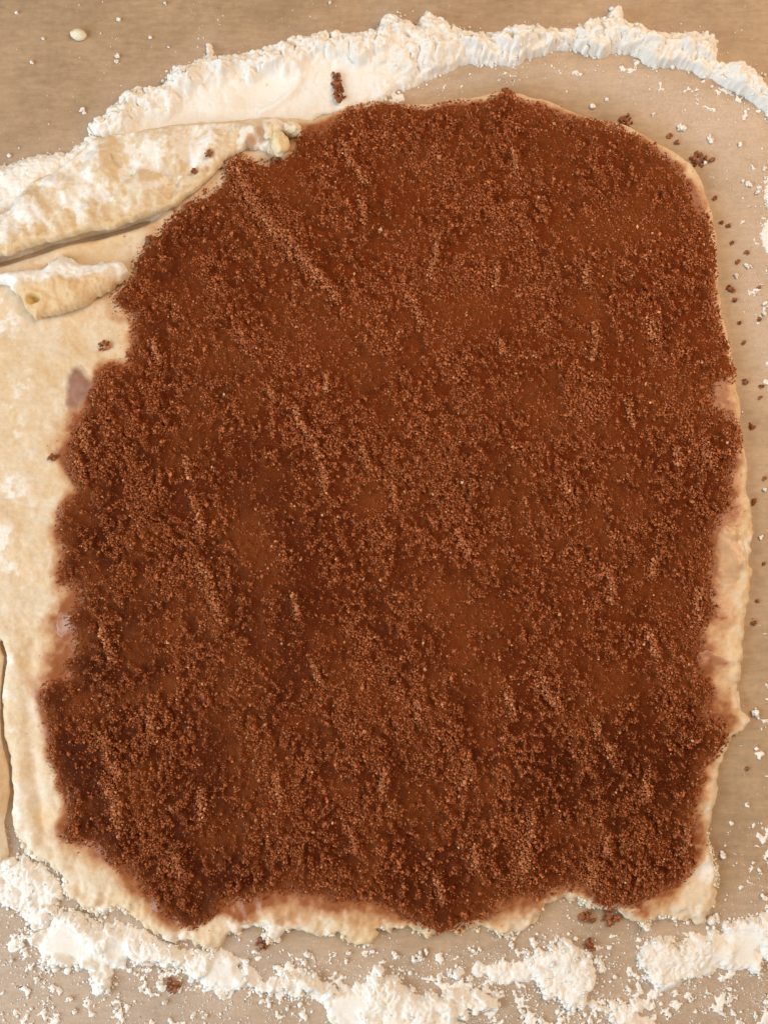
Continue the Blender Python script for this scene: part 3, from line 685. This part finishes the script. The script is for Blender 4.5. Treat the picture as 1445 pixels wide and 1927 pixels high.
SMALL = [(1358, 418, 6), (1372, 425, 7), (1377, 455, 5), (1405, 474, 5), (1388, 492, 5), (1370, 540, 6), (1378, 546, 8), (1383, 563, 6), (1402, 718, 9), (1432, 727, 7), (1430, 747, 4), (1415, 802, 8), (1418, 945, 7), (1418, 1171, 9), (1428, 541, 4), (1429, 600, 4), (1400, 645, 4), (1440, 900, 5), (1260, 255, 6), (1300, 330, 5), (1345, 372, 5), (1391, 606, 3), (1405, 1447, 4), (826, 126, 7), (392, 1757, 6), (1425, 1130, 4), (1438, 1060, 4), (1275, 268, 5), (1340, 300, 6)]
for i, (a, b_, s_px) in enumerate(SMALL):
    x, y = P(a, b_, 0.001)
    o = crumb_cluster('sugar_crumb', [(float(x), float(y))], s_px * PX * .8, on_counter, M_SUGAR, dark_cols, int(3 + s_px), 0.0006, 360 + i, stackh=0.001)
    tag(o, 'tiny brown sugar crumb fallen on the counter beside the dough edge', 'sugar crumb', 'stray sugar crumbs on the counter')
for i, (a, b_, s_px) in enumerate(((392, 286, 9), (363, 314, 7))):
    x, y = P(a, b_, 0.013)
    FX, FY, FZ, FS = FOLD_G; h = FX[0, 1] - FX[0, 0]
    zz = float(FZ[int(round((y - FY[0, 0]) / h)), int(round((x - FX[0, 0]) / h))])
    o = crumb_cluster('sugar_crumb', [(float(x), float(y))], s_px * PX, lambda p, q_: zz + 0 * p, M_SUGAR, dark_cols, 14, 0.0006, 395 + i, stackh=0.001)
    tag(o, ['larger rust coloured sugar crumb on top of the folded dough edge', 'smaller rust coloured sugar crumb on top of the folded dough edge'][i], 'sugar crumb')

# ------------------------------------------------------------------ flour
FL_INFO = {  # height, label
 'top': (0.0075, 'long lumpy white flour ridge curving past the top of the dough'),
 'left': (0.0050, 'smooth flour drift against the outer side of the folded dough edge'),
 'corner': (0.0042, 'white flour heap at the dough corner beside the separate dough strip'),
 'band': (0.0055, 'clumpy flour band running along the crumbly torn dough edge'),
 'centre': (0.0055, 'broad flour pile between the band and the flour tongue'),
 'tongue': (0.0042, 'tongue shaped flour streak below the notch in the dough'),
 'right': (0.0050, 'chunky flour pile off the square dough corner'),
 'heap': (0.0040, 'small flour heap between the tongue and the chunky pile'),
 'rim': (0.0035, 'flour drift on the counter opposite the rounded dough corner')}
scoop = P(500, 168, 0.004)
flour_sd = None
for q_i, (k, V0) in enumerate(FLW.items()):
    hmax, lab = FL_INFO[k]
    if k not in ('top', 'left'): hmax *= 0.6
    X, Y = zone(V0, 0.0006 if k == 'top' else 0.0005, 0.010)
    sd = sdf_poly(X, Y, V0) + (0.0008 if k in ('centre', 'tongue', 'right', 'heap', 'band') else 0)
    sd = sd + (fbm(X, Y, 0.006, 5, 90 + q_i, 0.65) - 0.5) * (0.011 if k not in ('top', 'left') else 0.0055) + (0.012 if k in ('right', 'tongue', 'centre', 'heap') else 0) * (fbm(X, Y, 0.008, 4, 262 + q_i, .6) - 0.5) + (cells(X, Y, 0.0024, q_i) - .5) * 0.0009
    big = fbm(X, Y, 0.016, 3, 110 + q_i)
    wx = X + (fbm(X, Y, 0.005, 2, 200 + q_i) - .5) * .006; wy = Y + (fbm(X, Y, 0.005, 2, 210 + q_i) - .5) * .006
    lump = 0.80 * cells(wx, wy, 0.0062, 3 + q_i) * fbm(X, Y, .012, 2, 220) * 1.6 + 0.42 * cells(wx + .001, wy, 0.0030, 5 + q_i) + 0.24 * cells(wx, wy + .001, 0.0015, 7 + q_i)
    wid = 0.012 if k == 'top' else 0.007
    body = sst(0, 1, np.clip(sd / wid, 0, 1)) ** 0.8
    smooth_zone = sst(0.52, 0.66, fbm(X, Y, 0.020, 3, 120 + q_i))
    if k == 'top':      # the side toward the dough was pressed smooth by the rolling pin
        outer = px2(FL_POLY['top'][:36], 0.001)
        do = dist_line(X, Y, outer)
        left_part = sst(float(P(800, 100)[0]), float(P(680, 100)[0]), X)
        press = sst(0.005, 0.021, do + (fbm(X, Y, 0.008, 3, 131) - .5) * .012) * (0.25 + 0.75 * left_part)
        smooth_zone = np.maximum(smooth_zone * 0.35, press)
        body = body * (1 - 0.60 * press)
    if k == 'left': smooth_zone = np.maximum(smooth_zone, 0.75)
    amp = (1 - 0.88 * smooth_zone)
    zt = hmax * body * (0.45 + 0.55 * big) + hmax * 0.80 * lump * amp * np.clip(sd / 0.0025, 0, 1) + 0.0006 * np.clip(sd / 0.001, 0, 1)
    if k == 'top':
        dx, dy = X - scoop[0], Y - scoop[1]; a_ = 0.55
        e = np.hypot((math.cos(a_) * dx + math.sin(a_) * dy) / 0.017, (-math.sin(a_) * dx + math.cos(a_) * dy) / 0.008)
        sc = sst(1.25, 0.3, e)
        zt = zt * (1 - 0.75 * sc) + 0.0010 * sc
        zt += 0.0016 * np.exp(-((e - 1.25) / 0.22) ** 2) * (sd > 0.002) * (dx > -0.004)
    zt = zt - 0.0003
    c = np.broadcast_to(FLOURC, X.shape + (3,)).copy()
    c = mixc(c, (0.80, 0.71, 0.58), 0.35 * sst(0.5, 0.7, fbm(X, Y, 0.013, 4, 140 + q_i)))
    V, F, C, E = grid_mesh(X, Y, zt, sd, None, c)
    # loose grains on and around the pile
    ng = int(9000 * (V0[:, 0].ptp() if hasattr(V0[:, 0], 'ptp') else np.ptp(V0[:, 0])) ** 0.8 * 0.5)
    xi = RNG.integers(0, X.shape[1], ng * 5); yi = RNG.integers(0, X.shape[0], ng * 5)
    p = np.where(sd[yi, xi] > 0.002, 0.10, np.exp(-np.abs(sd[yi, xi]) / (0.0009 if k in ('top', 'left') else 0.0022))) * (0.02 + 0.98 * (1 - smooth_zone[yi, xi]))
    m_ = RNG.random(ng * 5) < p
    m_ &= samp(sdD, X[yi, xi], Y[yi, xi]) < 0.002
    xi, yi = xi[m_][:ng], yi[m_][:ng]; n = len(xi)
    r = np.clip(np.exp(RNG.normal(math.log(0.00046), 0.5, n)), 0.0002, 0.0019)
    gx = X[yi, xi] + RNG.uniform(-.0004, .0004, n); gy = Y[yi, xi] + RNG.uniform(-.0004, .0004, n)
    gz = np.maximum(zt[yi, xi] * (sd[yi, xi] > 0), 0) + r * 0.45
    V2, F2 = scatter(gx, gy, gz, r)
    me = mesh_from('flour_pile', np.concatenate([V, V2]), [F[0], F2 + len(V)], np.concatenate([C, np.broadcast_to(FLOURC, V2.shape)]), True)
    me.materials.append(M_FLOUR)
    mi_ = np.zeros(len(me.polygons), np.int32); mi_[len(F[0]):] = 1; me.polygons.foreach_set('material_index', mi_)
    tag(link('flour_ridge' if k == 'top' else 'flour_pile', me, M_LOOSE), lab, 'flour', None if k == 'top' else 'flour piles around the dough', kind='stuff')

# thin torn flakes of flour between the piles
SMEAR = {
 'low': ([(-80, 1640), (110, 1700), (300, 1785), (480, 1800), (640, 1790), (760, 1790), (900, 1780), (1000, 1765), (1060, 1755), (1180, 1760), (1300, 1765), (1400, 1730), (1500, 1690), (1500, 1990), (-80, 1990)], 0.635, 'thin broken flour film smeared between the flour piles'),
 'side': ([(1400, 320), (1480, 300), (1500, 1730), (1380, 1730), (1362, 1600), (1385, 1400), (1432, 1340), (1440, 900), (1430, 640), (1400, 520)], 0.70, 'faint flakes of flour along the counter beside the straight dough side'),
 'inner': ([(650, 200), (760, 168), (860, 142), (950, 128), (1060, 100), (1180, 110), (1300, 140), (1440, 210), (1430, 260), (1300, 200), (1150, 160), (1000, 150), (860, 175), (720, 196)], 0.68, 'thin flour flakes shed from the ridge toward the dough')}
for q_i, (k, (pts, thr, lab)) in enumerate(SMEAR.items()):
    V0 = poly_world(pts, 0.0, 2); X, Y = zone(V0, 0.0006, 0.002)
    sp = sdf_poly(X, Y, V0)
    f_ = fbm(X, Y * 1.1, 0.0060, 4, 230 + q_i, 0.75) + 0.22 * (fbm(X, Y, 0.03, 2, 240 + q_i) - .5)
    near = np.zeros(X.shape)
    for V1_ in FLW.values():
        if V1_[:, 0].max() < X.min() - .01 or V1_[:, 0].min() > X.max() + .01 or V1_[:, 1].max() < Y.min() - .01 or V1_[:, 1].min() > Y.max() + .01: continue
        near = np.maximum(near, sst(-0.012, 0.0, sdf_poly(X, Y, V1_)))
    sd = np.minimum((f_ - thr + 0.035 * near) * 0.030, sp)
    dd_ = sdf_poly(X, Y, poly_world(DOUGH, 0.002, 1))
    sd = np.minimum(sd, -dd_ - 0.0008)
    zt = 0.0001 + 0.0008 * np.clip(sd / 0.0015, 0, 1) ** 0.7 * (0.35 + 0.9 * cells(X, Y, 0.0022, 9 + q_i))
    V, F, C, E = grid_mesh(X, Y, zt, sd, None, np.broadcast_to(FLOURC, X.shape + (3,)).copy())
    tag(link('flour_film', mesh_from('flour_film', V, F, C, True), M_LOOSE), lab, 'flour', kind='stuff')

# fine dusting of single grains on the counter
n = 420000
x = RNG.uniform(BX0, BX1, n); y = RNG.uniform(BY0, BY1, n)
df = np.full(n, -1.0)
for k, V0 in FLW.items():
    w_ = {'top': 0.10, 'left': 0.2, 'rim': 0.6}.get(k, 1.0)
    d = sdf_poly(x, y, V0)
    df = np.maximum(df, np.where(d > 0.001, -1, w_ * np.exp(-np.maximum(-d, 0) / 0.012)))
    df[d > 0.001] = -5
inbot = sst(-0.002, 0.02, sdf_poly(x, y, bot))
p = np.clip(np.maximum(df, 0) * 0.5 + 0.42 * inbot + 0.02 + 0.10 * sst(-.004, .01, sdf_poly(x, y, ring)), 0, 1) * (0.12 + sst(0.46, 0.66, fbm(x, y, 0.008, 5, 151, .65))) * (df > -2)
p *= 1 - 0.3 * sst(float(P(700, 1500)[1]), float(P(700, 1300)[1]), y) * sst(float(P(1300, 800)[0]), float(P(1380, 800)[0]), x) * (inbot < .1)
k = (RNG.random(n) < p) & (samp(sdD, x, y) < -0.0003)
x, y = x[k], y[k]; n = len(x)
r = np.clip(np.exp(RNG.normal(math.log(0.00022), 0.55, n)), 0.0001, 0.0011)
V2, F2 = scatter(x, y, r * 0.3, r, SPECK, OCT_F)
print('specks', n)
tag(link('flour_dusting', mesh_from('flour_dusting', V2, [F2], np.broadcast_to(FLOURC, V2.shape), True), M_LOOSE), 'fine scatter of loose flour grains on the counter around the dough', 'flour', kind='stuff')

# flour clumps that can be told apart
def fl_cols(n, g): return FLOURC * (1 + 0.06 * g.normal(size=(n, 1)))
def flour_clump(a, b_, s_px, seed, lab, grp=None):
    x, y = P(a, b_, 0.001)
    g = np.random.default_rng(seed)
    pts = [(float(x) + dx * s_px * PX, float(y) + dy * s_px * PX) for dx, dy in g.uniform(-.6, .6, (3, 2))]
    o = crumb_cluster('flour_clump', pts, s_px * PX * .55, on_counter, M_LOOSE, fl_cols, int(6 + s_px * 1.5), 0.00042 + 0.000025 * s_px, seed, stackh=0.0008 + 0.00008 * s_px)
    o.data.polygons.foreach_set('use_smooth', np.ones(len(o.data.polygons), bool))
    tag(o, lab, 'flour clump', grp)
x, y = P(149, 66, 0.001)
tag(pebble('dough_crumb', float(x), float(y), -0.0002, 16 * PX, 11 * PX, 0.0026, -0.15, M_DOUGH, (0.80, 0.72, 0.55), 77, None, 3, 0.15), 'cream oval dough crumb alone on the bare counter', 'dough crumb')
flour_clump(1283, 242, 12, 401, 'flat flour clump on the counter inside the ridge, bigger of the pair')
flour_clump(1337, 259, 8, 402, 'smaller flour clump on the counter inside the ridge, beside the bigger one')
flour_clump(1425, 1345, 13, 403, 'loose flour clump beside the pointed tab of dough')
flour_clump(1116, 200, 9, 404, 'thin flour clump on the counter at the dough\'s curved shoulder')
flour_clump(1357, 1610, 8, 405, 'narrow flour clump touching the square dough corner')
flour_clump(1342, 1725, 11, 406, 'flour clump at the foot of the square dough corner')
flour_clump(785, 1800, 14, 407, 'rounded flour clump on dusty counter below the torn dough edge')
for i, (a, b_, s) in enumerate(((221, 37, 5), (224, 104, 7), (220, 115, 4), (283, 70, 3), (32, 23, 4), (62, 117, 3), (312, 5, 3), (620, 5, 4), (58, 116, 3), (82, 73, 3), (155, 205, 6), (160, 212, 4), (18, 292, 4), (10, 315, 5))):
    flour_clump(a, b_, s, 420 + i, 'tiny flour speck on the bare counter outside the flour ridge', 'flour specks outside the ridge')
for i, (a, b_, s) in enumerate(((1408, 345, 7), (1398, 340, 4), (1430, 352, 6), (1425, 362, 5), (1403, 500, 7), (1385, 518, 5), (1436, 570, 6), (1438, 590, 6), (1440, 315, 5), (1140, 185, 4), (1325, 305, 4), (1228, 215, 4), (1390, 270, 4), (1395, 1360, 4), (1440, 920, 4), (1430, 1640, 5), (1440, 1690, 8), (1425, 1410, 4), (1432, 1010, 4))):
    flour_clump(a, b_, s, 440 + i, 'small flour fleck on the counter between the dough and the flour ridge', 'flour flecks beside the dough')
for i, (a, b_, s) in enumerate(((870, 1822, 7), (745, 1800, 8), (800, 1790, 6), (880, 1840, 7), (890, 1790, 5), (965, 1780, 8), (990, 1790, 6), (1000, 1770, 7), (580, 1795, 8), (575, 1815, 7), (590, 1840, 5), (655, 1795, 6), (650, 1810, 5), (480, 1790, 5), (465, 1810, 4), (300, 1850, 8), (280, 1830, 7), (310, 1885, 7), (130, 1880, 8), (140, 1905, 7), (100, 1860, 6), (365, 1910, 7), (385, 1915, 6), (40, 1780, 7), (20, 1810, 5), (540, 1900, 5), (1180, 1860, 5), (1155, 1840, 4), (1205, 1870, 5), (1300, 1880, 6), (1355, 1900, 6), (1370, 1880, 4), (1420, 1910, 6), (1350, 1800, 5), (220, 1900, 6), (70, 1845, 6), (700, 1790, 5), (1010, 1830, 5), (1370, 1860, 5), (980, 1905, 6), (1020, 1920, 6))):
    flour_clump(a, b_, s, 470 + i, 'small loose flour clump among the flour piles under the torn dough edge', 'loose clumps among the flour piles')
